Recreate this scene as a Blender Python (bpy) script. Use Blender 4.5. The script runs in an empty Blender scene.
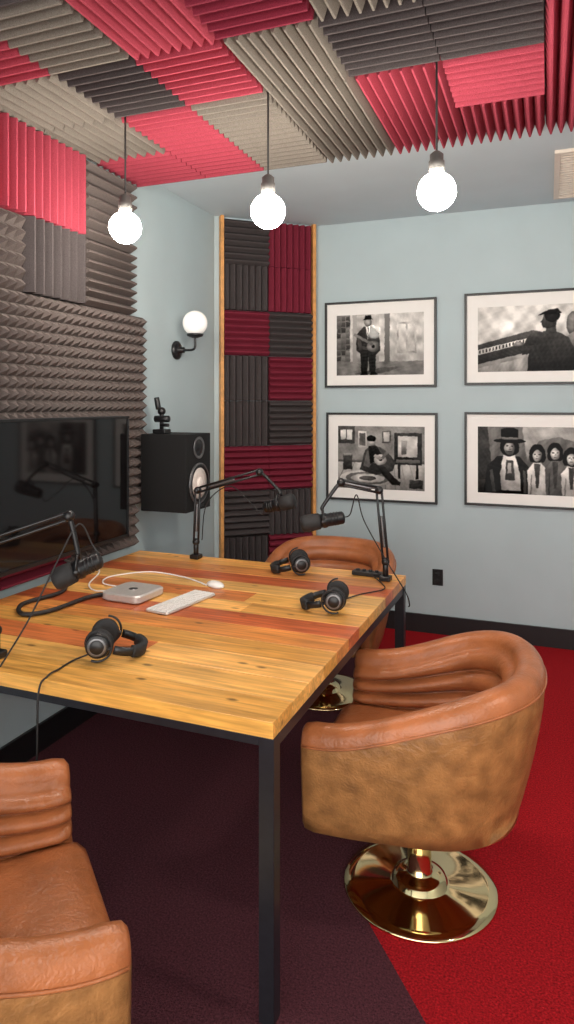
import bpy, math, random
import numpy as np
from mathutils import Vector, Matrix
random.seed(7)
V=Vector
sc=bpy.context.scene
try: sc.view_settings.view_transform='Standard'
except: pass

def lin(c):
    c=c/255.0
    return c/12.92 if c<=0.04045 else ((c+0.055)/1.055)**2.4
def rgb(r,g,b): return (lin(r),lin(g),lin(b),1.0)

MATS={}
def mat(name,col,rough=0.5,metal=0.0,nscale=40,namt=0.12,bump=0.0,bscale=None,coat=0.0,emit=0.0,spec=0.5,detail=4,sheen=0.0,wrinkle=0.0):
    if name in MATS: return MATS[name]
    m=bpy.data.materials.new(name); m.use_nodes=True
    nt=m.node_tree; b=nt.nodes['Principled BSDF']
    tc=nt.nodes.new('ShaderNodeTexCoord'); no=nt.nodes.new('ShaderNodeTexNoise')
    no.inputs['Scale'].default_value=nscale; no.inputs['Detail'].default_value=detail
    nt.links.new(tc.outputs['Object'],no.inputs['Vector'])
    mr=nt.nodes.new('ShaderNodeMapRange')
    mr.inputs['From Min'].default_value=0.3; mr.inputs['From Max'].default_value=0.7
    mr.inputs['To Min'].default_value=1-namt; mr.inputs['To Max'].default_value=1+namt
    nt.links.new(no.outputs['Fac'],mr.inputs['Value'])
    vm=nt.nodes.new('ShaderNodeVectorMath'); vm.operation='SCALE'
    vm.inputs[0].default_value=col[:3]
    nt.links.new(mr.outputs['Result'],vm.inputs['Scale'])
    nt.links.new(vm.outputs['Vector'],b.inputs['Base Color'])
    b.inputs['Roughness'].default_value=rough; b.inputs['Metallic'].default_value=metal
    b.inputs['Specular IOR Level'].default_value=spec
    b.inputs['Coat Weight'].default_value=coat
    if sheen: b.inputs['Sheen Weight'].default_value=sheen
    if emit:
        b.inputs['Emission Color'].default_value=col; b.inputs['Emission Strength'].default_value=emit
    if bump:
        n2=nt.nodes.new('ShaderNodeTexNoise'); n2.inputs['Scale'].default_value=bscale or nscale
        n2.inputs['Detail'].default_value=3
        nt.links.new(tc.outputs['Object'],n2.inputs['Vector'])
        bp=nt.nodes.new('ShaderNodeBump'); bp.inputs['Strength'].default_value=bump; bp.inputs['Distance'].default_value=0.01
        nt.links.new(n2.outputs['Fac'],bp.inputs['Height'])
        last=bp
        if wrinkle:
            n3=nt.nodes.new('ShaderNodeTexNoise'); n3.inputs['Scale'].default_value=16
            n3.inputs['Detail'].default_value=5; n3.inputs['Distortion'].default_value=1.6
            nt.links.new(tc.outputs['Object'],n3.inputs['Vector'])
            b3=nt.nodes.new('ShaderNodeBump'); b3.inputs['Strength'].default_value=wrinkle; b3.inputs['Distance'].default_value=0.02
            nt.links.new(n3.outputs['Fac'],b3.inputs['Height']); nt.links.new(bp.outputs['Normal'],b3.inputs['Normal']); last=b3
        nt.links.new(last.outputs['Normal'],b.inputs['Normal'])
    MATS[name]=m; return m

wall_m=mat('wall_paint',rgb(174,190,194),0.6,nscale=3,namt=0.03,bump=0.05,bscale=200)
ceil_m=mat('ceiling_paint',rgb(196,210,216),0.7,nscale=3,namt=0.03)
black_tr=mat('black_trim',rgb(22,22,24),0.4)
f_red=mat('foam_rose_red',rgb(158,64,78),0.95,nscale=350,namt=0.28,bump=0.3,spec=0.1)
f_dred=mat('foam_dark_red',rgb(122,42,58),0.95,nscale=350,namt=0.28,bump=0.3,spec=0.1)
f_grey=mat('foam_grey',rgb(118,111,103),0.95,nscale=350,namt=0.3,bump=0.3,spec=0.1)
f_dark=mat('foam_charcoal',rgb(74,68,68),0.95,nscale=350,namt=0.3,bump=0.3,spec=0.1)
f_wall=mat('foam_wall_grey',rgb(100,91,88),0.95,nscale=350,namt=0.25,bump=0.3,spec=0.1)
carpet_r=mat('carpet_red',rgb(178,28,36),0.95,nscale=150,namt=0.55,bump=1.0,bscale=220,spec=0.1)
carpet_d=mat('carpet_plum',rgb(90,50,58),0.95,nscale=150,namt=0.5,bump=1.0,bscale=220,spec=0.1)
leather=mat('tan_leather',rgb(166,100,60),0.30,nscale=9,namt=0.24,bump=0.2,bscale=140,detail=8,wrinkle=0.16)
leather_o=mat('tan_leather_outer',rgb(148,103,60),0.34,nscale=18,namt=0.34,bump=0.22,bscale=140,detail=10,wrinkle=0.22)
gold=mat('polished_brass',rgb(232,208,158),0.08,metal=1.0,nscale=5,namt=0.04)
steel=mat('black_steel',rgb(40,40,46),0.35,metal=0.4,nscale=30,namt=0.15)
plastic=mat('black_plastic',rgb(20,20,22),0.35,nscale=60,namt=0.1)
rubber=mat('soft_black',rgb(30,29,30),0.7,nscale=120,namt=0.2,bump=0.1)
spk=mat('speaker_vinyl',rgb(20,20,21),0.6,nscale=120,namt=0.15,spec=0.3)
gmetal=mat('grey_metal',rgb(120,120,122),0.3,metal=0.8,nscale=50)
sock=mat('grey_socket',rgb(84,82,80),0.5,metal=0.2,nscale=50)
silver=mat('brushed_aluminium',rgb(205,200,195),0.35,metal=0.4,nscale=60,namt=0.05)
white=mat('white_plastic',rgb(235,232,228),0.35,nscale=40,namt=0.03)
screen=mat('tv_screen_glass',rgb(14,12,13),0.06,nscale=5,namt=0.05,spec=0.4)
cone=mat('speaker_cone',rgb(225,215,208),0.5,nscale=60,namt=0.06)
trimw=mat('cedar_trim',rgb(208,148,84),0.5,nscale=25,namt=0.2)
bulb_m=mat('glowing_bulb',(1.0,0.93,0.82,1),0.3,emit=125,namt=0.0)
globe_m=mat('opal_glass',rgb(245,243,238),0.2,emit=0.25,namt=0.01)  # sconce is unlit; faint glow put into the glass to brighten it
cord=mat('black_cord',rgb(30,28,28),0.6)
vent_m=mat('vent_cream',rgb(226,214,200),0.5,namt=0.03)

def wood():
    m=bpy.data.materials.new('reclaimed_plank_wood'); m.use_nodes=True
    nt=m.node_tree; b=nt.nodes['Principled BSDF']; N=nt.nodes.new; L=nt.links.new
    at=N('ShaderNodeAttribute'); at.attribute_name='pc'
    tc=N('ShaderNodeTexCoord')
    def noise(scale,sc_,det,dist,a,b_):
        mp=N('ShaderNodeMapping'); mp.inputs['Scale'].default_value=scale; L(tc.outputs['Object'],mp.inputs['Vector'])
        n=N('ShaderNodeTexNoise'); n.inputs['Scale'].default_value=sc_; n.inputs['Detail'].default_value=det; n.inputs['Distortion'].default_value=dist
        L(mp.outputs['Vector'],n.inputs['Vector'])
        mr=N('ShaderNodeMapRange'); mr.inputs['From Min'].default_value=0.3; mr.inputs['From Max'].default_value=0.7
        mr.inputs['To Min'].default_value=a; mr.inputs['To Max'].default_value=b_
        L(n.outputs['Fac'],mr.inputs['Value']); return mr.outputs['Result']
    g1=noise((1.6,34,34),2.2,8,0.6,0.66,1.2)
    g2=noise((3,9,9),1.5,4,0.3,0.78,1.16)
    g3=noise((0.9,14,14),1.2,3,2.0,0.82,1.12)
    mp3=N('ShaderNodeMapping'); mp3.inputs['Scale'].default_value=(3.2,7,7); L(tc.outputs['Object'],mp3.inputs['Vector'])
    vo=N('ShaderNodeTexVoronoi'); vo.inputs['Scale'].default_value=1.7; L(mp3.outputs['Vector'],vo.inputs['Vector'])
    mr3=N('ShaderNodeMapRange'); mr3.inputs['From Min'].default_value=0.05; mr3.inputs['From Max'].default_value=0.13
    mr3.inputs['To Min'].default_value=0.28; mr3.inputs['To Max'].default_value=1.0
    L(vo.outputs['Distance'],mr3.inputs['Value'])
    cur=g1
    for q in (g2,g3,mr3.outputs['Result']):
        m1=N('ShaderNodeMath'); m1.operation='MULTIPLY'; L(cur,m1.inputs[0]); L(q,m1.inputs[1]); cur=m1.outputs[0]
    vm=N('ShaderNodeVectorMath'); vm.operation='SCALE'; L(at.outputs['Color'],vm.inputs[0]); L(cur,vm.inputs['Scale'])
    L(vm.outputs['Vector'],b.inputs['Base Color'])
    b.inputs['Roughness'].default_value=0.36
    b.inputs['Coat Weight'].default_value=0.12; b.inputs['Coat Roughness'].default_value=0.2
    return m
wood_m=wood()

def print_mat():
    m=bpy.data.materials.new('photo_print'); m.use_nodes=True
    nt=m.node_tree; b=nt.nodes['Principled BSDF']; N=nt.nodes.new; L=nt.links.new
    at=N('ShaderNodeAttribute'); at.attribute_name='pc'
    tc=N('ShaderNodeTexCoord')
    n=N('ShaderNodeTexNoise'); n.inputs['Scale'].default_value=260; n.inputs['Detail'].default_value=2
    L(tc.outputs['Object'],n.inputs['Vector'])
    mr=N('ShaderNodeMapRange'); mr.inputs['From Min'].default_value=0.3; mr.inputs['From Max'].default_value=0.7
    mr.inputs['To Min'].default_value=0.92; mr.inputs['To Max'].default_value=1.08; L(n.outputs['Fac'],mr.inputs['Value'])
    vm=N('ShaderNodeVectorMath'); vm.operation='SCALE'; L(at.outputs['Color'],vm.inputs[0]); L(mr.outputs['Result'],vm.inputs['Scale'])
    L(vm.outputs['Vector'],b.inputs['Base Color']); b.inputs['Roughness'].default_value=0.05
    b.inputs['Specular IOR Level'].default_value=0.05
    return m
print_m=print_mat()

class M:
    def __init__(s): s.v=[];s.f=[];s.mi=[];s.sm=[];s.mats=[];s.col=[]
    def m(s,ma):
        if ma not in s.mats: s.mats.append(ma)
        return s.mats.index(ma)
    def add(s,vs,fs,ma,smooth=False,col=None):
        o=len(s.v); s.v+= [tuple(v) for v in vs]; k=s.m(ma)
        for f in fs:
            s.f.append([o+i for i in f]); s.mi.append(k); s.sm.append(smooth); s.col.append(col)
    def box(s,a,b,ma,X=None,col=None):
        x0,y0,z0=a;x1,y1,z1=b
        vs=[V(p) for p in ((x0,y0,z0),(x1,y0,z0),(x1,y1,z0),(x0,y1,z0),(x0,y0,z1),(x1,y0,z1),(x1,y1,z1),(x0,y1,z1))]
        if X: vs=[X@v for v in vs]
        s.add(vs,[(0,3,2,1),(4,5,6,7),(0,1,5,4),(1,2,6,5),(2,3,7,6),(3,0,4,7)],ma,False,col)
    def rbox(s,c,sz,r,ma,X=None,seg=4):
        cx,cy,cz=c; hx,hy,hz=sz[0]/2,sz[1]/2,sz[2]/2
        pts=[]
        for qx,qy,a0 in ((1,1,0),(-1,1,90),(-1,-1,180),(1,-1,270)):
            for i in range(seg+1):
                a=math.radians(a0+90*i/seg); pts.append((qx*(hx-r)+r*math.cos(a),qy*(hy-r)+r*math.sin(a)))
        e=min(r,hz)*0.35; n=len(pts)
        rings=[]
        for (z,k) in ((-hz,e),(-hz+e,0),(hz-e,0),(hz,e)):
            rings.append([V((cx+p[0]*(1-k/hx),cy+p[1]*(1-k/hy),cz+z)) for p in pts])
        vs=[v for R in rings for v in R]
        if X: vs=[X@v for v in vs]
        fs=[]
        for j in range(3):
            for i in range(n): fs.append((j*n+i,j*n+(i+1)%n,(j+1)*n+(i+1)%n,(j+1)*n+i))
        fs.append(tuple(range(n))[::-1]); fs.append(tuple(3*n+i for i in range(n)))
        s.add(vs,fs,ma)
    def lathe(s,p0,d,prof,ma,seg=28,smooth=True,X=None):
        p0=V(p0); d=V(d).normalized()
        a=V((0,0,1)) if abs(d.z)<0.9 else V((1,0,0))
        u=d.cross(a).normalized(); w=d.cross(u)
        vs=[];n=seg
        for r,t in prof:
            for i in range(n):
                an=2*math.pi*i/n; vs.append(p0+d*t+(u*math.cos(an)+w*math.sin(an))*max(r,1e-5))
        if X: vs=[X@v for v in vs]
        fs=[]
        for j in range(len(prof)-1):
            for i in range(n): fs.append((j*n+i,j*n+(i+1)%n,(j+1)*n+(i+1)%n,(j+1)*n+i))
        fs.append(tuple(range(n))); fs.append(tuple((len(prof)-1)*n+i for i in range(n)))
        s.add(vs,fs,ma,smooth)
    def cyl(s,a,b,r,ma,seg=14,X=None,smooth=True):
        a=V(a);b=V(b);L=(b-a).length
        s.lathe(a,b-a,[(r*0.85,0),(r,min(r*0.15,L*.1)),(r,L-min(r*0.15,L*.1)),(r*0.85,L)],ma,seg,smooth,X)
    def sphere(s,c,r,ma,seg=28,X=None):
        s.lathe(V(c)-V((0,0,r)),(0,0,1),[(r*math.sin(math.pi*i/16),r-r*math.cos(math.pi*i/16)) for i in range(17)],ma,seg,True,X)
    def tube(s,pts,r,ma,seg=8,sub=8,X=None):
        pts=[V(p) for p in pts]
        P=[]
        for i in range(len(pts)-1):
            p0=pts[max(i-1,0)];p1=pts[i];p2=pts[i+1];p3=pts[min(i+2,len(pts)-1)]
            for k in range(sub):
                t=k/sub
                P.append(0.5*((2*p1)+(p2-p0)*t+(2*p0-5*p1+4*p2-p3)*t*t+(3*p1-p0-3*p2+p3)*t**3))
        P.append(pts[-1])
        vs=[];u=None
        for i,p in enumerate(P):
            t=(P[min(i+1,len(P)-1)]-P[max(i-1,0)]).normalized()
            if u is None:
                a=V((0,0,1)) if abs(t.z)<0.9 else V((1,0,0)); u=t.cross(a).normalized()
            u=(u-t*u.dot(t)).normalized(); w=t.cross(u)
            for k in range(seg):
                an=2*math.pi*k/seg; vs.append(p+(u*math.cos(an)+w*math.sin(an))*r)
        if X: vs=[X@v for v in vs]
        fs=[]
        for j in range(len(P)-1):
            for i in range(seg): fs.append((j*seg+i,j*seg+(i+1)%seg,(j+1)*seg+(i+1)%seg,(j+1)*seg+i))
        fs.append(tuple(range(seg))); fs.append(tuple((len(P)-1)*seg+i for i in range(seg)))
        s.add(vs,fs,ma,True)
    def obj(s,name,bevel=0,loc=None,rot=0,fix=True):
        me=bpy.data.meshes.new(name); me.from_pydata(s.v,[],s.f)
        for ma in s.mats: me.materials.append(ma)
        for p,k,q in zip(me.polygons,s.mi,s.sm): p.material_index=k; p.use_smooth=q
        if any(c is not None for c in s.col):
            at=me.attributes.new('pc','FLOAT_COLOR','CORNER')
            for p,c in zip(me.polygons,s.col):
                for li in p.loop_indices: at.data[li].color=c or (1,1,1,1)
        me.update()
        if fix:
            import bmesh
            bm=bmesh.new(); bm.from_mesh(me); bmesh.ops.recalc_face_normals(bm,faces=bm.faces); bm.to_mesh(me); bm.free()
        o=bpy.data.objects.new(name,me); sc.collection.objects.link(o)
        if loc: o.location=loc
        o.rotation_euler[2]=rot
        if bevel:
            b=o.modifiers.new('bevel','BEVEL'); b.width=bevel; b.segments=2; b.limit_method='ANGLE'; b.angle_limit=math.radians(50)
        return o

# ---------------- room shell ----------------
WX=-2.25; BY=4.95; H=3.0; RX=1.9; NY=-1.2
DA=V((WX,4.42,0)); DB=V((-1.65,BY,0))
def simple(name,a,b,ma):
    m=M(); m.box(a,b,ma); return m.obj(name)
simple('wall_left',(WX-0.1,NY,0),(WX,4.42,H),wall_m)
simple('wall_back',(-1.65,BY,0),(RX,BY+0.1,H),wall_m)
simple('wall_right',(RX,NY,0),(RX+0.1,BY+0.1,H),wall_m)
simple('ceiling',(WX-0.1,NY,H),(RX+0.1,BY+0.1,H+0.1),ceil_m)
Ud=(DB-DA).normalized(); Nd=V((Ud.y,-Ud.x,0))
LD=(DB-DA).length
XD=Matrix.Translation(DA)@Matrix(((Ud.x,-Nd.x,0,0),(Ud.y,-Nd.y,0,0),(0,0,1,0),(0,0,0,1)))
m=M(); m.box((0,0,0),(LD,0.1,H),wall_m,XD); m.obj('wall_corner')
m=M()
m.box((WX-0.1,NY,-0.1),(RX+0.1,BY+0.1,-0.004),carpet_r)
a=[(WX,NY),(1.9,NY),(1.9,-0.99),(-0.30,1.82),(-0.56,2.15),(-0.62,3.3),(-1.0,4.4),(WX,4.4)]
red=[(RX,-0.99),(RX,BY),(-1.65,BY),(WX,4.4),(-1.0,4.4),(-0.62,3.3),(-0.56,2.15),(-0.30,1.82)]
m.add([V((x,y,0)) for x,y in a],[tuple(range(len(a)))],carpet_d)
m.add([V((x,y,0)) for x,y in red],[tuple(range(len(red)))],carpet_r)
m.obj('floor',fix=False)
simple('baseboard_back',(-1.65,BY-0.015,0),(RX,BY,0.13),black_tr)
simple('baseboard_left',(WX,NY,0),(WX+0.015,4.42,0.13),black_tr)
simple('baseboard_right',(RX-0.015,NY,0),(RX,BY-0.015,0.13),black_tr)
m=M(); m.box((0.035,-0.05,0),(0.06,0,H),trimw,XD); m.obj('trim_1',0.002)
m=M(); m.box((LD-0.047,-0.05,0),(LD-0.022,0,H),trimw,XD); m.obj('trim_2',0.002)

# ---------------- foam ----------------
def wedge(m,O,U,W,N,w,h,along,ma,base=0.02,amp=0.045,n=7):
    O=V(O);g=0.002
    if along=='W':
        A,B,la,lb=W,U,h,w
    else: A,B,la,lb=U,W,w,h
    prof=[(g,0),(g,base)]
    st=(lb-2*g)/n
    for i in range(n):
        prof.append((g+st*(i+0.42),base+amp)); prof.append((g+st*(i+0.58),base+amp)); prof.append((g+st*(i+1),base))
    prof.append((lb-g,0))
    k=len(prof)
    vs=[O+A*g+B*b+N*z for b,z in prof]+[O+A*(la-g)+B*b+N*z for b,z in prof]
    fs=[(i,i+1,k+i+1,k+i) for i in range(k-1)]
    m.add(vs,fs,ma)
    for off in (0,k):
        cap=[]
        for i in range(n):
            cap.append((off+1+3*i,off+2+3*i,off+3+3*i,off+4+3*i))
        cap.append(tuple([off]+[off+1+3*i for i in range(n+1)]+[off+k-1]))
        m.add(vs,cap,ma)
def pyr(m,O,U,W,N,w,h,ma,p=0.055,base=0.015,amp=0.05):
    nu=max(1,round(w/p)); nw=max(1,round(h/p)); du=w/nu; dw=h/nw
    vs=[];fs=[]
    for j in range(nw+1):
        for i in range(nu+1): vs.append(O+U*du*i+W*dw*j+N*base)
    o=len(vs)
    for j in range(nw):
        for i in range(nu):
            vs.append(O+U*du*(i+.5)+W*dw*(j+.5)+N*(base+amp)); k=o+j*nu+i
            a=j*(nu+1)+i;b=a+1;c=b+nu+1;d=a+nu+1
            fs+=[(a,b,k),(b,c,k),(c,d,k),(d,a,k)]
    m.add(vs,fs,ma)
    c=[O,O+U*w,O+U*w+W*h,O+W*h]; c2=[x+N*base for x in c]
    m.add(c+c2,[(0,1,5,4),(1,2,6,5),(2,3,7,6),(3,0,4,7)],ma)

X_=V((1,0,0));Y_=V((0,1,0));Z_=V((0,0,1))
cx=[-2.24,-1.79,-1.436,-1.08,-0.72,-0.37,-0.01,0.35,0.71,1.07,1.43,1.79]
ry=[3.44,3.01,2.58,2.155,1.735,1.31,0.89,0.47]
R,G,D,Q=f_red,f_grey,f_dark,f_dred
rows=[[(R,'U'),(R,'U'),(G,'U'),(G,'W'),(R,'W'),(R,'W'),(R,'W')],
      [(G,'W'),(R,'U'),(G,'U'),(G,'W'),(R,'W'),(R,'U'),(R,'W')],
      [(G,'W'),(D,'U'),(R,'U'),(G,'W'),(D,'U'),(D,'U'),(R,'W')],
      [(R,'U'),(G,'U'),(R,'W'),(Q,'U'),(G,'W'),(D,'U'),(R,'U')]]
m=M()
for r in range(len(ry)-1):
    for c in range(len(cx)-1):
        if r<len(rows) and c<len(rows[r]): ma,al=rows[r][c]
        else: ma=random.choice([R,G,D,R]); al=random.choice('UW')
        w=cx[c+1]-cx[c]; h=ry[r]-ry[r+1]
        wedge(m,V((cx[c],ry[r+1],H-0.002)),X_,Y_,-Z_,w,h,al,ma,base=0.035,amp=0.055,n=8)
m.obj('acoustic_foam_ceiling_panel',fix=False)

m=M(); wx=WX+0.001
N=X_
ct=2.905
def wt(y0,y1,z0,z1,al,ma,n=7): wedge(m,V((wx,y0,z0)),Y_,Z_,N,y1-y0,z1-z0,al,ma,n=n)
wt(2.89,3.33,2.50,ct,'U',f_wall,7); wt(2.89,3.33,2.15,2.50,'U',f_wall,7)
wt(2.468,2.89,2.50,ct,'W',R,8); wt(2.468,2.89,2.15,2.50,'W',f_dark,7)
wt(2.04,2.468,2.50,ct,'W',R,8)
pyr(m,V((wx,2.04,2.15)),Y_,Z_,N,0.428,0.35,f_wall)
wt(1.6,2.04,2.50,ct,'U',D); wt(1.6,2.04,2.15,2.50,'W',R); wt(1.17,1.6,2.15,2.50,'U',D); wt(1.17,1.6,2.50,ct,'W',R)
pyr(m,V((wx,0.9,1.06)),Y_,Z_,N,2.56,1.09,f_wall)
pyr(m,V((wx,2.75,0.825)),Y_,Z_,N,0.63,0.235,f_wall)
wt(2.3,2.75,0.825,1.06,'U',Q,5); wt(1.9,2.3,0.825,1.06,'W',D,6); wt(1.5,1.9,0.825,1.06,'U',Q,5)
m.obj('acoustic_foam_wall_panel',fix=False)

m=M(); x0_=0.062; tw=(LD-0.05-x0_)/2; th=0.33
left=[(D,'U'),(D,'W'),(Q,'U'),(D,'W'),(D,'W'),(Q,'U'),(D,'U'),(D,'W'),(Q,'U')]
right=[(Q,'W'),(Q,'W'),(D,'U'),(Q,'U'),(D,'U'),(Q,'U'),(D,'W'),(Q,'U'),(D,'W')]
for k in range(9):
    z1=2.985-th*k
    for j,colm in enumerate((left,right)):
        O=DA+Ud*(x0_+tw*j)+Nd*0.001+V((0,0,z1-th))
        ma,al=colm[k]
        wedge(m,O,Ud,Z_,Nd,tw,th,al,ma,n=7,amp=0.035)
m.obj('acoustic_foam_corner_panel',fix=False)

# ---------------- table ----------------
TZ=0.805
TW,TD=1.535,1.665
m=M()
cols=[(238,174,84),(240,180,96),(212,120,66),(236,170,84),(226,146,74),(196,98,54),(240,180,100),(216,130,70),(240,184,106),(200,102,58),(226,148,78),(238,172,90)]
npk=12; pw=TD/npk
for i in range(npk):
    y0=pw*i; y1=y0+pw-0.002
    cuts=[-TW,0]
    if i!=0:
        cuts=[-TW]+sorted(random.uniform(-TW+0.4,-0.4) for _ in range(random.choice([0,1,1])))+[0]
    for j in range(len(cuts)-1):
        c=cols[i] if j==0 else random.choice(cols)
        f=random.uniform(0.93,1.04)
        m.box((cuts[j],y0,TZ-0.045),(cuts[j+1]-0.0015,y1,TZ-random.uniform(0.0,0.0012)),wood_m,col=rgb(*[min(255,q*f) for q in c]))
L=0.044
for x in (-TW+0.02,-L-0.001):
    for y in (0.003,TD-L-0.01):
        m.box((x,y,0),(x+L,y+L,TZ-0.046),steel)
for y in (0.003,TD-L-0.01): m.box((-TW+0.02+L,y,TZ-0.070),(-L-0.001,y+0.03,TZ-0.046),steel)
for x in (-TW+0.02,-L-0.001): m.box((x+(0.0 if x<-1 else 0.006),0.003+L,TZ-0.082),(x+0.04,TD-L-0.01,TZ-0.046),steel)
m.obj('studio_table',0.0015,(-0.672,1.662,0),math.radians(-0.9))

# ---------------- chairs ----------------
def chair(name,loc,ang):
    m=M()
    W0=0.325; xf=0.265; xc=-0.05; a=0.292
    st=[]
    for i in range(9): st.append((xf+(xc-xf)*i/9,-W0))
    for i in range(33):
        t=-math.pi/2-math.pi*i/32
        c,s_=math.cos(t),math.sin(t)
        e=0.85
        st.append((xc+a*(-(abs(c)**e)),W0*math.copysign(abs(s_)**e,s_)))
    for i in range(1,10): st.append((xc+(xf-xc)*i/9,W0))
    n=len(st); secs=[]
    def station(i):
        x,y=st[i]; p=st[max(i-1,0)];q=st[min(i+1,n-1)]
        t=V((q[0]-p[0],q[1]-p[1],0)).normalized(); nn=V((t.y,-t.x,0))
        if nn.dot(V((x-0.1,y,0)))<0: nn=-nn
        return V((x,y,0)),nn,t
    NO=7
    fr=[0,0.05,0.12,0.28,0.5,0.72,0.88,0.95]
    def prof(hh,back):
        P=[]
        for k in range(NO):
            f=k/(NO-1); z=0.335+(hh-0.055-0.335)*f
            P.append((0.060-0.062*(1-f)**1.5*(0.45+0.9*back),z))
        for k in range(1,8):
            an=math.pi*k/8; P.append((0.012+0.048*math.cos(an),hh-0.05+0.05*math.sin(an)))
        nch=4; z0=hh-0.056; z1=0.43
        for c in range(nch):
            for f in fr:
                P.append((-0.030-0.044*abs(math.sin(math.pi*f))**0.5-0.009*c,z0+(z1-z0)*(c+f)/nch))
        P.append((-0.03,0.42)); P.append((-0.02,0.335))
        return P
    for i in range(n):
        p,nn,t=station(i)
        s=min(1,max(0,(xf-p.x)/(xf-xc+a))); s=s*s*(3-2*s)
        hh=0.66+0.16*s; secs.append((p,nn,prof(hh,s)))
    def shr(sec,dx,k):
        p,nn,P=sec; zc=(P[0][1]+max(q[1] for q in P))/2
        return (p+V((dx,0,0)),nn,[(0.0+(q[0])*k,zc+(q[1]-zc)*(1-(1-k)*0.28)) for q in P])
    secs=[shr(secs[0],0.04,0.6),shr(secs[0],0.03,0.88)]+secs+[shr(secs[-1],0.03,0.88),shr(secs[-1],0.04,0.6)]
    k=len(secs[0][2]); vs=[]
    for p,nn,P in secs:
        for o,z in P: vs.append(p+nn*o+V((0,0,z)))
    fo=[];fi=[]
    for j in range(len(secs)-1):
        for i in range(k):
            f=(j*k+i,j*k+(i+1)%k,(j+1)*k+(i+1)%k,(j+1)*k+i)
            (fo if i<NO-1 else fi).append(f)
    base=len(m.v)
    m.add(vs,fo,leather_o,True)
    ki=m.m(leather)
    for f in fi+[tuple(range(k)),tuple((len(secs)-1)*k+i for i in range(k))]:
        m.f.append([base+i for i in f]); m.mi.append(ki); m.sm.append(True); m.col.append(None)
    pip=[V(p+nn*(P[NO-1][0]+0.001))+V((0,0,P[NO-1][1])) for p,nn,P in secs[1:-1]]
    m.tube(pip,0.004,leather,6,1)
    def outline(sx,sy,xfr):
        o=[(xfr,-W0*sy+0.05),(xfr-0.015,-W0*sy+0.01),(xfr-0.06,-W0*sy)]
        for i in range(25):
            t=-math.pi/2-math.pi*i/24; c,s_=math.cos(t),math.sin(t)
            o.append((xc+0.02-a*sx*abs(c)**0.85,W0*sy*math.copysign(abs(s_)**0.85,s_)))
        o+=[(xfr-0.06,W0*sy),(xfr-0.015,W0*sy-0.01),(xfr,W0*sy-0.05)]
        return o
    def stack(layers,ma,xfr,sx,sy):
        O=outline(sx,sy,xfr); nn=len(O); vs=[]
        for z,kk in layers:
            for x,y in O: vs.append(V((0.04+(x-0.04)*kk,y*kk,z)))
        fs=[]
        for j in range(len(layers)-1):
            for i in range(nn): fs.append((j*nn+i,j*nn+(i+1)%nn,(j+1)*nn+(i+1)%nn,(j+1)*nn+i))
        vs.append(V((0.04,0,layers[-1][0]+0.002))); c=len(vs)-1
        for i in range(nn): fs.append(((len(layers)-1)*nn+i,(len(layers)-1)*nn+(i+1)%nn,c))
        fs.append(tuple(range(nn)))
        m.add(vs,fs,ma,True)
    stack([(0.345,0.96),(0.36,1.0),(0.44,1.01),(0.462,0.985),(0.475,0.93),(0.483,0.8),(0.488,0.5)],leather,0.335,0.85,0.85)
    stack([(0.325,0.9),(0.33,0.97),(0.36,0.98)],leather_o,0.30,0.97,0.97)
    m.lathe((0,0,0),(0,0,1),[(0.255,0),(0.258,0.004),(0.255,0.010),(0.22,0.014),(0.10,0.018),(0.092,0.022),(0.088,0.04),(0.07,0.046),(0.045,0.05),(0.04,0.056),(0.04,0.25),(0.05,0.255),(0.05,0.27),(0.13,0.30),(0.13,0.326)],gold,56)
    return m.obj(name,0,loc,ang)
chair('leather_tub_chair',(-0.408,2.335,0.001),math.radians(181))
chair('leather_tub_chair',(-1.19,3.72,0.001),math.radians(-92))
chair('leather_tub_chair',(-1.20,1.105,0.001),math.radians(48))

# ---------------- pendant lights ----------------
for (x,y) in ((-0.385,2.565),(-1.068,2.58),(-1.762,2.59)):
    m=M(); zb=2.43; r=0.071
    m.lathe((x,y,zb-r),(0,0,1),[(r*math.sin(math.pi*i/16),r-r*math.cos(math.pi*i/16)) for i in range(15)]+[(0.026,2*r+0.003),(0.02,2*r+0.012)],bulb_m,32)
    m.lathe((x,y,zb+r-0.004),(0,0,1),[(0.024,0),(0.029,0.006),(0.029,0.045),(0.025,0.05),(0.025,0.07),(0.014,0.08),(0.005,0.085)],sock,24)
    m.cyl((x,y,zb+r+0.075),(x,y,2.96),0.0042,cord,8)
    m.obj('pendant_light')

# ---------------- sconce ----------------
m=M(); x,y=WX,3.875
m.lathe((x+0.001,y,1.99),(1,0,0),[(0.06,0),(0.06,0.012),(0.045,0.022),(0.02,0.026),(0.018,0.06)],plastic,28)
m.tube([(x+0.06,y,1.99),(x+0.12,y,1.99),(x+0.14,y,2.01),(x+0.14,y,2.07)],0.008,plastic)
m.lathe((x+0.14,y,2.065),(0,0,1),[(0.018,0),(0.05,0.012),(0.055,0.025),(0.05,0.027)],plastic,28)
m.sphere((x+0.14,y,2.16),0.08,globe_m,32)
m.obj('wall_sconce')

# ---------------- TV ----------------
m=M(); y0,y1,z0,z1=1.99,3.12,0.93,1.578
m.box((-2.135,y0,z0),(-2.105,y1,z1),plastic)
m.box((-2.1049,y0+0.012,z0+0.018),(-2.1035,y1-0.012,z1-0.012),screen)
for (a,b) in (((y0,z0),(y1,z0+0.016)),((y0,z1-0.010),(y1,z1)),((y0,z0),(y0+0.010,z1)),((y1-0.010,z0),(y1,z1))):
    m.box((-2.105,a[0],a[1]),(-2.098,b[0],b[1]),plastic)
m.box((-2.16,y0+0.25,z0+0.1),(-2.135,y1-0.25,z0+0.45),plastic)
m.box((-2.183,2.42,1.12),(-2.16,2.70,1.38),steel)
m.obj('television',0.002)

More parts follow.
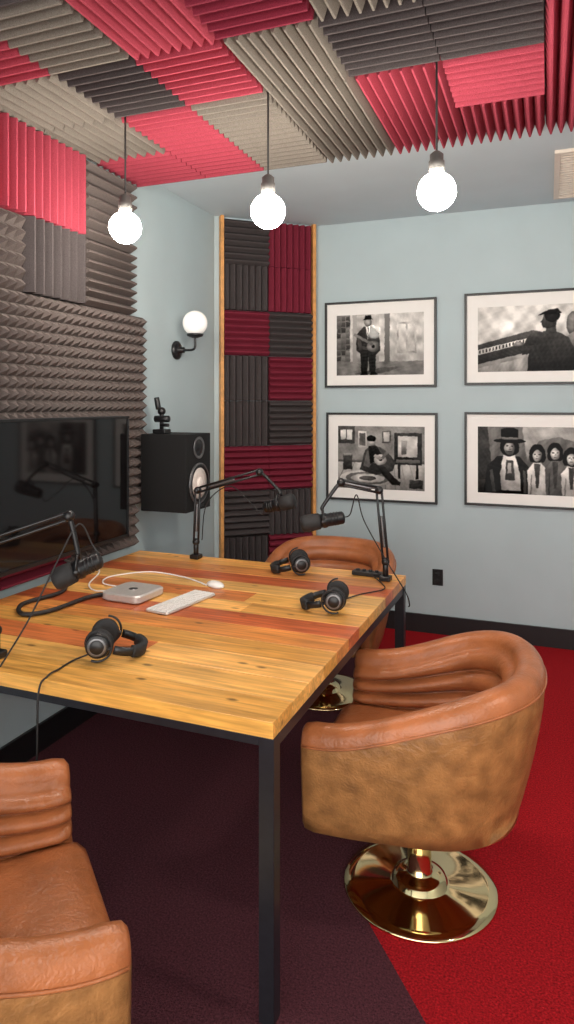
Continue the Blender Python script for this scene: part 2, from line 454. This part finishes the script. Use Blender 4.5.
# ---------------- speaker ----------------
m=M()
sx0,sx1,sy0,sy1,sz0,sz1=-2.18,-1.885,3.36,3.65,1.03,1.47
m.box((sx0,sy0,sz0),(sx1,sy1,sz1),spk)
cy=(sy0+sy1)/2
m.lathe((sx1,cy,1.185),(1,0,0),[(0.118,0),(0.118,0.008),(0.108,0.011),(0.104,0.004)],gmetal,36)
m.lathe((sx1+0.001,cy,1.185),(1,0,0),[(0.104,0.001),(0.10,0.014),(0.09,0.004)],plastic,36)
m.lathe((sx1+0.0015,cy,1.185),(1,0,0),[(0.091,0.004),(0.05,0.0045),(0.034,0.005),(0.032,0.016),(0.0,0.024)],cone,36)
m.lathe((sx1,cy,1.39),(1,0,0),[(0.064,0),(0.064,0.006),(0.052,0.004),(0.05,0.003)],gmetal,32)
m.lathe((sx1+0.003,cy,1.39),(1,0,0),[(0.05,0.0),(0.03,0.002),(0.022,0.008),(0.0,0.014)],plastic,24)
m.box((sx1-0.001,cy-0.06,1.045),(sx1+0.003,cy+0.06,1.062),plastic)
m.box((WX,cy+0.0,1.15),(sx0,cy+0.10,1.35),steel)
m.obj('studio_monitor_speaker',0.006)
m=M(); bx,by=-2.11,3.47
m.rbox((bx,by,1.483),(0.09,0.07,0.024),0.01,plastic)
m.cyl((bx,by,1.49),(bx,by,1.60),0.012,plastic)
m.cyl((bx-0.045,by,1.555),(bx+0.05,by,1.555),0.02,plastic)
m.sphere((bx,by,1.60),0.024,plastic,18)
m.cyl((bx-0.02,by,1.61),(bx-0.035,by,1.68),0.016,plastic)
m.cyl((bx+0.01,by-0.03,1.52),(bx+0.07,by-0.04,1.52),0.01,plastic)
m.obj('camera_clamp_mount')

# ---------------- boom arm microphones ----------------
def boom(name,base,joint,tip,mic,mdir,mlen=0.19,hook=None):
    m=M(); base=V(base);joint=V(joint);tip=V(tip);mic=V(mic);mdir=V(mdir).normalized()
    bx,by,bz=base
    m.rbox((bx,by,bz+0.012),(0.055,0.055,0.022),0.008,plastic)
    m.cyl((bx,by,bz+0.02),(bx,by,bz+0.09),0.014,plastic)
    b2=V((bx,by,bz+0.09))
    m.sphere(b2,0.020,plastic,16)
    def bars(p,q):
        d=(q-p).normalized(); up=V((0,0,1)) if abs(d.z)<0.8 else V((-0.934,-0.357,0))
        u=(up-d*up.dot(d)).normalized()*0.012
        m.cyl(p+u,q+u,0.006,plastic,8); m.cyl(p-u,q-u,0.006,plastic,8)
        mid=p+(q-p)*0.2
        m.lathe(mid,d,[(0.0075 if k%2 else 0.0055,0.006*k) for k in range(26)],gmetal,10)
    bars(b2,joint)
    m.sphere(joint,0.02,plastic,18)
    sd=(tip-joint).normalized().cross(V((0,0,1))).normalized()
    m.cyl(joint-sd*0.028,joint+sd*0.028,0.012,plastic,14)
    bars(joint,tip)
    m.sphere(tip,0.02,plastic,16)
    side=mdir.cross(V((0,0,1))).normalized()
    yk=mic+V((0,0,0.052))
    m.tube([tip,tip+(yk-tip)*0.3+V((0,0,0.012)),yk+V((0,0,0.015)),yk],0.009,plastic,8,6)
    m.tube([mic+side*0.038,mic+side*0.04+V((0,0,0.03)),mic+side*0.02+V((0,0,0.052)),mic-side*0.02+V((0,0,0.052)),mic-side*0.04+V((0,0,0.03)),mic-side*0.038],0.005,plastic,8,6)
    m.cyl(mic-side*0.045,mic+side*0.045,0.009,plastic,12)
    p0=mic-mdir*mlen*0.5
    L=mlen
    m.lathe(p0,mdir,[(0.012,0),(0.024,0.004),(0.030,0.012),(0.031,L*0.40),(0.035,L*0.42),(0.035,L*0.5),(0.032,L*0.51),(0.032,L*0.55)],plastic,24)
    m.lathe(p0+mdir*L*0.55,mdir,[(0.032,0),(0.038,0.006),(0.040,L*0.2),(0.040,L*0.36),(0.034,L*0.42),(0.020,L*0.45)],rubber,24)
    for kk in (0.15,0.22,0.29): m.lathe(p0+mdir*L*kk,mdir,[(0.0305,0),(0.0325,0.002),(0.0325,0.004),(0.0305,0.006)],plastic,24)
    if hook:
        m.tube([p0]+[V(h) for h in hook],0.003,cord,6,10)
    return m.obj(name)
Rr=V((0.934,0.357,0))
boom('boom_arm_microphone',(-0.718,3.19,TZ),(-0.745,3.17,1.235),(-0.905,3.08,1.275),(-0.985,3.05,1.095),-Rr+V((0,0,-0.16)),0.21,
     hook=[(-0.86,3.08,1.13),(-0.83,3.08,1.22),(-0.80,3.1,1.10),(-0.70,3.1,0.93),(-0.61,3.12,0.78),(-0.595,3.14,0.72),(-0.61,3.2,0.69)])
boom('boom_arm_microphone',(-1.78,3.28,TZ),(-1.77,3.28,1.175),(-1.41,3.29,1.285),(-1.295,3.28,1.125),Rr*0.75+V((0.1,-0.3,0.22)),0.18,
     hook=[(-1.40,3.30,1.06),(-1.48,3.32,1.12),(-1.6,3.32,1.2),(-1.73,3.31,1.1),(-1.76,3.31,0.9)])
boom('boom_arm_microphone',(-1.70,1.76,TZ),(-2.04,1.78,1.08),(-1.565,1.96,1.25),(-1.54,1.975,1.06),-Rr*0.85+V((0,-0.15,-0.4)),0.18,
     hook=[(-1.51,2.02,1.14),(-1.54,1.98,1.22),(-1.575,1.91,1.10),(-1.60,1.80,0.93),(-1.63,1.70,0.80),(-1.66,1.63,0.70),(-1.72,1.60,0.5),(-1.8,1.62,0.3)])

# ---------------- headphones ----------------
def headphones(name,x,y,ang):
    m=M(); tilt=math.radians(-14)
    X=Matrix.Translation((0,0,0.047))@Matrix.Rotation(-tilt,4,'Y')
    R0=0.082
    def strip(r0,r1,wd,ma,a0,a1):
        vs=[];n=24
        for i in range(n+1):
            an=math.radians(a0+(a1-a0)*i/n); ex=1.12
            for r,z in ((r0,-wd),(r0+(r1-r0)*.5,-wd*1.1),(r1,-wd),(r1,wd),(r0+(r1-r0)*.5,wd*1.1),(r0,wd)):
                vs.append(X@V((0.02+ex*r*math.cos(an),r*math.sin(an),z)))
        fs=[(i*6+k,i*6+(k+1)%6,(i+1)*6+(k+1)%6,(i+1)*6+k) for i in range(n) for k in range(6)]
        fs+=[tuple(range(6)),tuple(n*6+k for k in range(6))]
        m.add(vs,fs,ma,True)
    strip(R0-0.004,R0+0.005,0.013,plastic,-88,88)
    strip(R0-0.012,R0+0.008,0.017,rubber,-48,48)
    for s in (-1,1):
        m.cyl((0.02,s*R0,0),(-0.02,s*(R0+0.004),0),0.007,plastic,10,X)
        ring=[(-0.03+0.047*math.cos(t),s*(R0+0.006),0.047*math.sin(t)) for t in [math.radians(q) for q in range(-100,101,20)]]
        m.tube(ring,0.004,plastic,8,3,X)
        c=V((-0.03,s*(R0-0.022),0))
        d=V((0.0,s,0))
        m.lathe(c,d,[(0.022,-0.016),(0.040,-0.018),(0.047,-0.010),(0.047,-0.002),(0.040,0.004)],rubber,30,True,X)
        m.lathe(c,d,[(0.040,0.003),(0.041,0.018),(0.038,0.028),(0.030,0.033),(0.028,0.031)],plastic,30,True,X)
        m.lathe(c,d,[(0.031,0.031),(0.030,0.035),(0.024,0.0352)],gmetal,30,True,X)
        m.lathe(c,d,[(0.024,0.034),(0.022,0.0365),(0.0,0.037)],plastic,30,True,X)
    return m.obj(name,0,(x,y,TZ+0.001),ang)
headphones('headphones',-1.365,1.925,math.radians(25))
headphones('headphones',-0.835,2.67,math.radians(190))
headphones('headphones',-1.18,3.19,math.radians(205))

# ---------------- computer bits ----------------
m=M(); m.rbox((0,0,0.019),(0.2,0.2,0.034),0.03,silver); m.lathe((0,0,0.0355),(0,0,1),[(0.02,0),(0.02,0.0006)],gmetal,20)
m.rbox((0,0,0.002),(0.17,0.17,0.003),0.03,plastic)
m.obj('mini_desktop_computer',0,(-1.68,2.53,TZ),math.radians(-4))
m=M(); m.rbox((0,0,0.006),(0.115,0.33,0.009),0.01,silver)
for r in range(5):
    for c in range(14):
        if r==0 and 4<=c<=8: continue
        m.rbox((-0.044+0.0215*r,-0.150+0.0231*c,0.0118),(0.018,0.0195,0.003),0.002,white,None,2)
m.rbox((-0.044,-0.150+0.0231*6,0.0118),(0.018,0.11,0.003),0.002,white,None,2)
m.obj('wireless_keyboard',0,(-1.435,2.52,TZ),math.radians(-9))
m=M(); m.lathe((0,0,0),(0,0,1),[(0.028,0),(0.031,0.003),(0.032,0.008),(0.028,0.015),(0.019,0.021),(0.008,0.0235),(0,0.024)],white,28,True,Matrix.Diagonal((1.0,1.75,1,1)))
m.obj('computer_mouse',0,(-1.425,2.81,TZ),math.radians(60))
m=M(); m.rbox((0,0,0.012),(0.15,0.05,0.02),0.006,plastic)
for i in range(4): m.cyl((-0.05+0.032*i,0,0.02),(-0.05+0.032*i,0,0.03),0.009,rubber,14)
m.obj('headphone_amplifier',0.001,(-0.82,3.25,TZ),math.radians(-5))
def cable(name,pts,r,ma):
    m=M(); m.tube(pts,r,ma,8,10); return m.obj(name)
z=TZ+0.004
cable('white_cable',[(-1.79,2.62,z+0.004),(-1.93,2.66,z),(-1.97,2.78,z),(-1.85,2.92,z),(-1.66,2.90,z),(-1.53,2.84,z),(-1.465,2.80,z)],0.0035,white)
cable('white_cable',[(-1.79,2.57,z+0.008),(-1.88,2.54,z),(-1.98,2.62,z),(-2.06,2.80,z),(-2.13,2.9,z)],0.0035,white)
cable('black_cable',[(-1.79,2.50,z+0.008),(-1.84,2.42,z+0.006),(-1.86,2.22,z+0.006),(-1.93,2.14,z+0.006),(-2.03,2.25,z+0.006),(-2.0,2.45,z+0.006),(-2.1,2.62,z+0.006)],0.009,cord)
cable('black_cable',[(-1.41,1.865,z+0.01),(-1.44,1.82,z),(-1.435,1.75,z),(-1.43,1.69,z),(-1.43,1.65,0.77),(-1.42,1.63,0.55),(-1.45,1.62,0.3),(-1.55,1.64,0.05),(-1.65,1.75,0.008)],0.0032,cord)
cable('black_cable',[(-0.79,3.22,z+0.006),(-0.72,3.12,z),(-0.69,3.02,z),(-0.77,2.9,z),(-0.82,2.76,z+0.003)],0.0028,cord)

# ---------------- outlet, vent ----------------
m=M(); ox=-0.735
m.box((ox-0.037,BY-0.008,0.345),(ox+0.037,BY,0.46),plastic)
for zz in (0.375,0.425):
    m.lathe((ox,BY-0.008,zz+0.002),(0,-1,0),[(0.017,0),(0.017,0.002),(0.015,0.003)],rubber,18)
m.obj('wall_outlet',0.002)
m=M(); vx0,vx1,vy0,vy1=0.035,0.36,3.92,4.80
m.box((vx0,vy0,H-0.02),(vx0+0.03,vy1,H-0.001),vent_m); m.box((vx1-0.03,vy0,H-0.02),(vx1,vy1,H-0.001),vent_m)
m.box((vx0+0.03,vy0,H-0.02),(vx1-0.03,vy0+0.03,H-0.001),vent_m); m.box((vx0+0.03,vy1-0.03,H-0.02),(vx1-0.03,vy1,H-0.001),vent_m)
for i in range(20):
    yy=vy0+0.05+0.041*i; m.box((vx0+0.03,yy,H-0.016),(vx1-0.03,yy+0.022,H-0.006),vent_m)
m.obj('ceiling_vent',0.001)

# ---------------- framed photographs ----------------
matb=mat('mat_board',rgb(238,236,232),0.05,nscale=20,namt=0.01,spec=0.05)
def ell(cx,cy,rx,ry,n=18,a0=0,a1=360):
    return [(cx+rx*math.cos(math.radians(a0+(a1-a0)*i/n)),cy+ry*math.sin(math.radians(a0+(a1-a0)*i/n))) for i in range(n)]
def rect(x0,y0,x1,y1): return [(x0,y0),(x1,y0),(x1,y1),(x0,y1)]
rng=np.random.RandomState(3)
def field(X,Y,fmin,fmax,n=7):
    o=np.zeros_like(X)
    for _ in range(n):
        f=rng.uniform(fmin,fmax); an=rng.uniform(0,math.pi*2); ph=rng.uniform(0,6.28)
        o+=np.sin(2*math.pi*f*(X*math.cos(an)+Y*math.sin(an))+ph)
    return o/math.sqrt(n)
def raster(shapes,nx,ny):
    xs=(np.arange(nx)+0.0)/(nx-1); ys=(np.arange(ny)+0.0)/(ny-1)
    X,Y=np.meshgrid(xs,ys); Xa=X+0.0025*field(X,Y*0.7,6,18); Ya=Y+0.004*field(X,Y*0.7,6,18)
    img=np.zeros_like(X)
    for sh in shapes:
        pts,g=sh[0],sh[1]; g2=sh[2] if len(sh)>2 else None
        xx,yy=(X,Y) if (pts[0]==(0,0) and pts[2]==(1,1)) else (Xa,Ya)
        inside=np.zeros(X.shape,bool); n=len(pts); j=n-1
        for i in range(n):
            xi,yi=pts[i]; xj,yj=pts[j]
            if yi!=yj:
                c=((yi>yy)!=(yj>yy))&(xx<(xj-xi)*(yy-yi)/(yj-yi)+xi); inside^=c
            j=i
        if pts==BGR: inside[:]=True
        px=[p[0] for p in pts]; py=[p[1] for p in pts]
        if n==18:
            cxm=sum(px)/18; cym=sum(py)/18; rx=max(1e-4,(max(px)-min(px))/2); ry_=max(1e-4,(max(py)-min(py))/2)
            rr=np.clip(np.sqrt(((xx-cxm+0.25*rx)/rx)**2+((yy-cym-0.2*ry_)/ry_)**2)/1.2,0,1)
            c0=g2 if g2 is not None else g*1.2
            val=c0+(g*0.8-c0)*rr**1.6
        else:
            lo,hi=min(py),max(py); ga=g*0.85; gb=g2 if g2 is not None else g*1.12
            val=ga+(gb-ga)*np.clip((yy-lo)/max(1e-6,hi-lo),0,1)
        size=min(max(px)-min(px),max(py)-min(py))
        if size>0.06: val=val*(1+0.10*field(X,Y*0.7,2,9))+5*field(X,Y*0.7,10,30)
        img=np.where(inside,val,img)
    for _ in range(1):
        p=np.pad(img,1,mode='edge')
        img=(p[1:-1,1:-1]*4+p[:-2,1:-1]*2+p[2:,1:-1]*2+p[1:-1,:-2]*2+p[1:-1,2:]*2+p[:-2,:-2]+p[:-2,2:]+p[2:,:-2]+p[2:,2:])/16
    img=(img-122)*1.12+120
    img*=1-0.25*((X-.5)**2+(Y-.5)**2)
    return np.clip(img+rng.normal(0,3,img.shape),8,250)
def picture(x0,x1,z0,z1,shapes):
    m=M(); f=0.016; y1=BY-0.001; y0=BY-0.032
    m.box((x0,y0,z0),(x1,y1,z0+f),black_tr); m.box((x0,y0,z1-f),(x1,y1,z1),black_tr)
    m.box((x0,y0,z0+f),(x0+f,y1,z1-f),black_tr); m.box((x1-f,y0,z0+f),(x1,y1,z1-f),black_tr)
    yb=BY-0.018; m.box((x0+f,yb,z0+f),(x1-f,y1,z1-f),matb)
    fr_=m.obj('framed_photograph',fix=False)
    ix0,ix1,iz0,iz1=x0+0.09,x1-0.09,z0+0.09,z1-0.10
    nx,ny=260,180
    img=raster(shapes,nx,ny)/255.0
    li=np.where(img<=0.04045,img/12.92,((img+0.055)/1.055)**2.4)
    verts=[(ix0+(ix1-ix0)*i/(nx-1),yb-0.0006,iz0+(iz1-iz0)*j/(ny-1)) for j in range(ny) for i in range(nx)]
    faces=[(j*nx+i,j*nx+i+1,(j+1)*nx+i+1,(j+1)*nx+i) for j in range(ny-1) for i in range(nx-1)]
    me=bpy.data.meshes.new('print'); me.from_pydata(verts,[],faces); me.materials.append(print_m)
    at=me.attributes.new('pc','FLOAT_COLOR','POINT')
    l=li.reshape(-1); C=np.stack([l,l*0.97,l*0.92,np.ones_like(l)],1).astype(np.float32).reshape(-1)
    at.data.foreach_set('color',C); me.update()
    o=bpy.data.objects.new('print',me); sc.collection.objects.link(o); o.parent=fr_
BGR=rect(0,0,1,1)
s1=[(BGR,190,215),(rect(0,0,1,0.22),150,120),(rect(0,0.22,0.16,1),120)]
for i in range(8):
    for j in range(3): s1.append((rect(0.003+0.055*j,0.24+0.095*i,0.048+0.055*j,0.315+0.095*i),70+((i*5+j*3)%4)*18))
s1+=[(rect(0.19,0.2,0.24,1),165),(rect(0.24,0.2,0.50,0.98),175,200),(rect(0.62,0.22,1,1),200,228),(rect(0.70,0.35,0.92,0.85),185,205),(rect(0.72,0.38,0.80,0.82),200),(rect(0.82,0.38,0.90,0.82),200),
    (rect(0.56,0.2,0.62,1),110,140),([(0.2,0.02),(0.5,0.02),(0.8,0.14),(0.5,0.12)],90),
    (ell(0.37,0.87,0.045,0.07),90,185),([(0.31,0.915),(0.43,0.915),(0.41,0.935),(0.405,0.985),(0.335,0.985),(0.33,0.935)],30),
    ([(0.24,0.68),(0.32,0.80),(0.42,0.80),(0.50,0.68),(0.51,0.40),(0.46,0.34),(0.455,0.05),(0.385,0.05),(0.375,0.30),(0.36,0.05),(0.29,0.05),(0.28,0.35),(0.23,0.42)],38,70),
    ([(0.345,0.80),(0.395,0.80),(0.37,0.58)],225),([(0.365,0.79),(0.378,0.79),(0.371,0.60)],40),
    ([(0.24,0.67),(0.27,0.66),(0.30,0.48),(0.38,0.46),(0.38,0.42),(0.26,0.42)],85),
    (ell(0.43,0.47,0.075,0.095),80,150),(ell(0.43,0.47,0.02,0.03),30,25),([(0.20,0.66),(0.21,0.70),(0.43,0.52),(0.42,0.48)],120),
    ([(0.28,0.0),(0.37,0.0),(0.36,0.05),(0.30,0.05)],25),([(0.39,0.0),(0.48,0.0),(0.46,0.05),(0.40,0.05)],25)]
s2=[(BGR,190,235),(rect(0,0,1,0.3),170,195),([(0,0.42),(0.30,0.53),(0.55,0.62),(0.62,0.5),(0.62,0.3),(0,0.12)],45,90),([(0,0.34),(0.5,0.50),(0.5,0.44),(0,0.26)],225),([(0,0.12),(0.45,0.27),(0.45,0.2),(0,0.06)],150)]
for i in range(14): s2.append(([(0.015+0.034*i,0.285+0.0113*i),(0.028+0.034*i,0.29+0.0113*i),(0.028+0.034*i,0.335+0.0113*i),(0.015+0.034*i,0.33+0.0113*i)],25))
s2+=[(ell(0.95,0.70,0.07,0.18),90,140),([(0.84,0.0),(0.88,0.5),(0.95,0.58),(1,0.55),(1,0)],110,140),
    ([(0.5,0.0),(0.52,0.35),(0.42,0.42),(0.40,0.36),(0.5,0.25),(0.60,0.5),(0.66,0.60),(0.78,0.60),(0.90,0.5),(0.97,0.3),(0.98,0)],35,75),
    ([(0.68,0.56),(0.69,0.66),(0.78,0.68),(0.79,0.56)],75),
    ([(0.665,0.86),(0.655,0.80),(0.645,0.765),(0.625,0.735),(0.645,0.725),(0.645,0.70),(0.66,0.655),(0.70,0.635),(0.78,0.66),(0.80,0.80),(0.76,0.88)],50,110),
    (ell(0.745,0.83,0.075,0.10),28,40),([(0.60,0.84),(0.68,0.90),(0.80,0.94),(0.84,0.86),(0.76,0.85),(0.68,0.85)],30,55),
    (ell(0.42,0.42,0.05,0.035),90,150),([(0.36,0.42),(0.39,0.44),(0.40,0.40),(0.365,0.385)],130),([(0.50,0.5),(0.56,0.62),(0.66,0.58),(0.60,0.40),(0.46,0.38)],55,85)]
s3=[(BGR,130,155),(rect(0,0,1,0.42),150,185),(rect(0,0.72,0.2,1),80),(rect(0.03,0.78,0.17,0.94),225),(rect(0.095,0.78,0.105,0.94),90),(rect(0.24,0.66,0.34,0.92),200),(rect(0.255,0.69,0.325,0.89),120,90),(rect(0.52,0.74,0.62,0.93),90),(rect(0.535,0.76,0.605,0.91),190),(rect(0,0.42,1,0.46),95)]
for i in range(9): s3.append(([(0.12*i-0.05,0.0),(0.12*i-0.035,0.0),(0.09*i+0.115,0.42),(0.09*i+0.105,0.42)],130))
s3+=[(ell(0.35,0.17,0.33,0.13),190,225),(ell(0.35,0.17,0.26,0.10),110,130),(ell(0.35,0.17,0.20,0.07),190,205),(ell(0.35,0.17,0.10,0.035),80,110),(rect(0.66,0.40,0.97,0.9),45,65),(rect(0.70,0.52,0.92,0.85),190,225),(rect(0.74,0.56,0.80,0.78),130,160),(rect(0.68,0.43,0.95,0.48),100),(rect(0.70,0.18,0.73,0.40),40),(rect(0.90,0.18,0.93,0.40),40),
    ([(0.26,0.3),(0.32,0.62),(0.42,0.72),(0.56,0.62),(0.68,0.44),(0.64,0.3),(0.45,0.22)],60,85),([(0.30,0.36),(0.34,0.60),(0.42,0.68),(0.50,0.60),(0.42,0.34)],105,125),
    ([(0.36,0.68),(0.46,0.69),(0.54,0.48),(0.38,0.40)],28,50),(ell(0.405,0.76,0.04,0.07),160,215),(ell(0.395,0.805,0.055,0.05),30,35),
    (ell(0.50,0.47,0.075,0.085),170,225),(ell(0.50,0.47,0.02,0.025),30,25),([(0.50,0.5),(0.64,0.72),(0.665,0.705),(0.53,0.47)],120),
    ([(0.40,0.42),(0.55,0.36),(0.70,0.14),(0.73,0.12),(0.72,0.07),(0.63,0.08),(0.50,0.26),(0.36,0.32)],35,55),([(0.44,0.56),(0.50,0.52),(0.52,0.48),(0.49,0.46),(0.42,0.52)],170),
    (rect(0.06,0.3,0.17,0.54),55,85),(rect(0.07,0.52,0.16,0.56),150),(rect(0.83,0.03,0.98,0.17),50,75)]
s4=[(BGR,85,130),([(0,0),(0,1),(0.10,1),(0.13,0.6),(0.16,0)],45,75),([(0.5,0.5),(0.62,0.8),(0.8,0.86),(1,0.78),(1,1),(0.45,1)],150,190),(rect(0,0,1,0.2),50,70),
    ([(0.06,0),(0.10,0.42),(0.20,0.56),(0.42,0.56),(0.51,0.42),(0.55,0)],14,36),
    ([(0.26,0.58),(0.38,0.58),(0.43,0.30),(0.44,0.05),(0.24,0.05),(0.23,0.30)],170,225),([(0.29,0.5),(0.36,0.5),(0.38,0.2),(0.28,0.2)],60,90),([(0.31,0.46),(0.34,0.46),(0.345,0.3),(0.30,0.3)],170),
    ([(0.12,0.34),(0.15,0.36),(0.19,0.02),(0.15,0.02)],75),([(0.46,0.36),(0.485,0.34),(0.50,0.02),(0.465,0.02)],75),
    (ell(0.325,0.69,0.098,0.135),16,24),(ell(0.325,0.68,0.055,0.10),90,205),
    ([(0.28,0.655),(0.325,0.63),(0.37,0.655),(0.36,0.59),(0.325,0.575),(0.29,0.59)],85),(rect(0.305,0.628,0.346,0.638),40),(rect(0.312,0.66,0.34,0.668),50),
    (rect(0.293,0.705,0.313,0.718),20),(rect(0.337,0.705,0.357,0.718),20),([(0.322,0.71),(0.332,0.71),(0.337,0.675),(0.317,0.675)],150),
    (ell(0.325,0.79,0.165,0.035),14,18),([(0.245,0.79),(0.235,0.96),(0.28,0.985),(0.37,0.985),(0.415,0.96),(0.405,0.79)],12,30),(rect(0.243,0.81,0.407,0.845),110,150)]
for cx_,hh,bd,hr in ((0.60,0.58,235,0.08),(0.775,0.61,110,0.075),(0.93,0.54,240,0.08)):
    s4+=[([(cx_-0.09,0),(cx_-0.10,hh-0.22),(cx_-0.04,hh-0.11),(cx_+0.04,hh-0.11),(cx_+0.10,hh-0.22),(cx_+0.09,0)],bd*0.8,bd),
         (ell(cx_,hh+0.03,hr,0.14),14,26),(ell(cx_-hr*0.6,hh-0.03,0.035,0.07),16,22),(ell(cx_+hr*0.6,hh-0.03,0.035,0.07),16,22),(ell(cx_,hh-0.005,0.045,0.09),130,235),
         (rect(cx_-0.028,hh+0.01,cx_-0.01,hh+0.025),30),(rect(cx_+0.01,hh+0.01,cx_+0.028,hh+0.025),30),(rect(cx_-0.015,hh-0.05,cx_+0.015,hh-0.04),70),([(cx_-0.005,hh+0.01),(cx_+0.005,hh+0.01),(cx_+0.009,hh-0.02),(cx_-0.009,hh-0.02)],165),
         ([(cx_-0.03,hh-0.12),(cx_+0.03,hh-0.12),(cx_+0.012,0.1),(cx_-0.012,0.1)],70),([(cx_-0.07,0),(cx_-0.06,hh-0.28),(cx_-0.05,hh-0.28),(cx_-0.055,0)],bd*0.5)]
picture(-1.573,-0.741,1.765,2.405,s1)
picture(-0.546,0.284,1.775,2.415,s2)
picture(-1.562,-0.735,0.925,1.578,s3)
picture(-0.546,0.284,0.935,1.585,s4)

# ---------------- light ----------------
w=bpy.data.worlds.new('world'); sc.world=w; w.use_nodes=True
bg=w.node_tree.nodes['Background']; bg.inputs['Color'].default_value=(1.0,0.95,0.90,1); bg.inputs['Strength'].default_value=4.2
ld=bpy.data.lights.new('side_fill_light','POINT'); ld.shadow_soft_size=0.12; ld.energy=65; ld.color=(1,0.92,0.82)  # unseen fill light, added to brighten the right-hand floor and chair
lo=bpy.data.objects.new('side_fill_light',ld); lo.location=(1.25,1.6,2.7); sc.collection.objects.link(lo)

# ---------------- camera ----------------
cd=bpy.data.cameras.new('camera'); co=bpy.data.objects.new('camera',cd); sc.collection.objects.link(co)
cd.sensor_fit='VERTICAL'; cd.sensor_height=36; cd.sensor_width=36; cd.lens=24; cd.shift_y=-108/1024
cd.clip_start=0.05
co.location=(0,0,1.642); co.rotation_euler=(math.radians(90),0,math.radians(20.9))
sc.camera=co
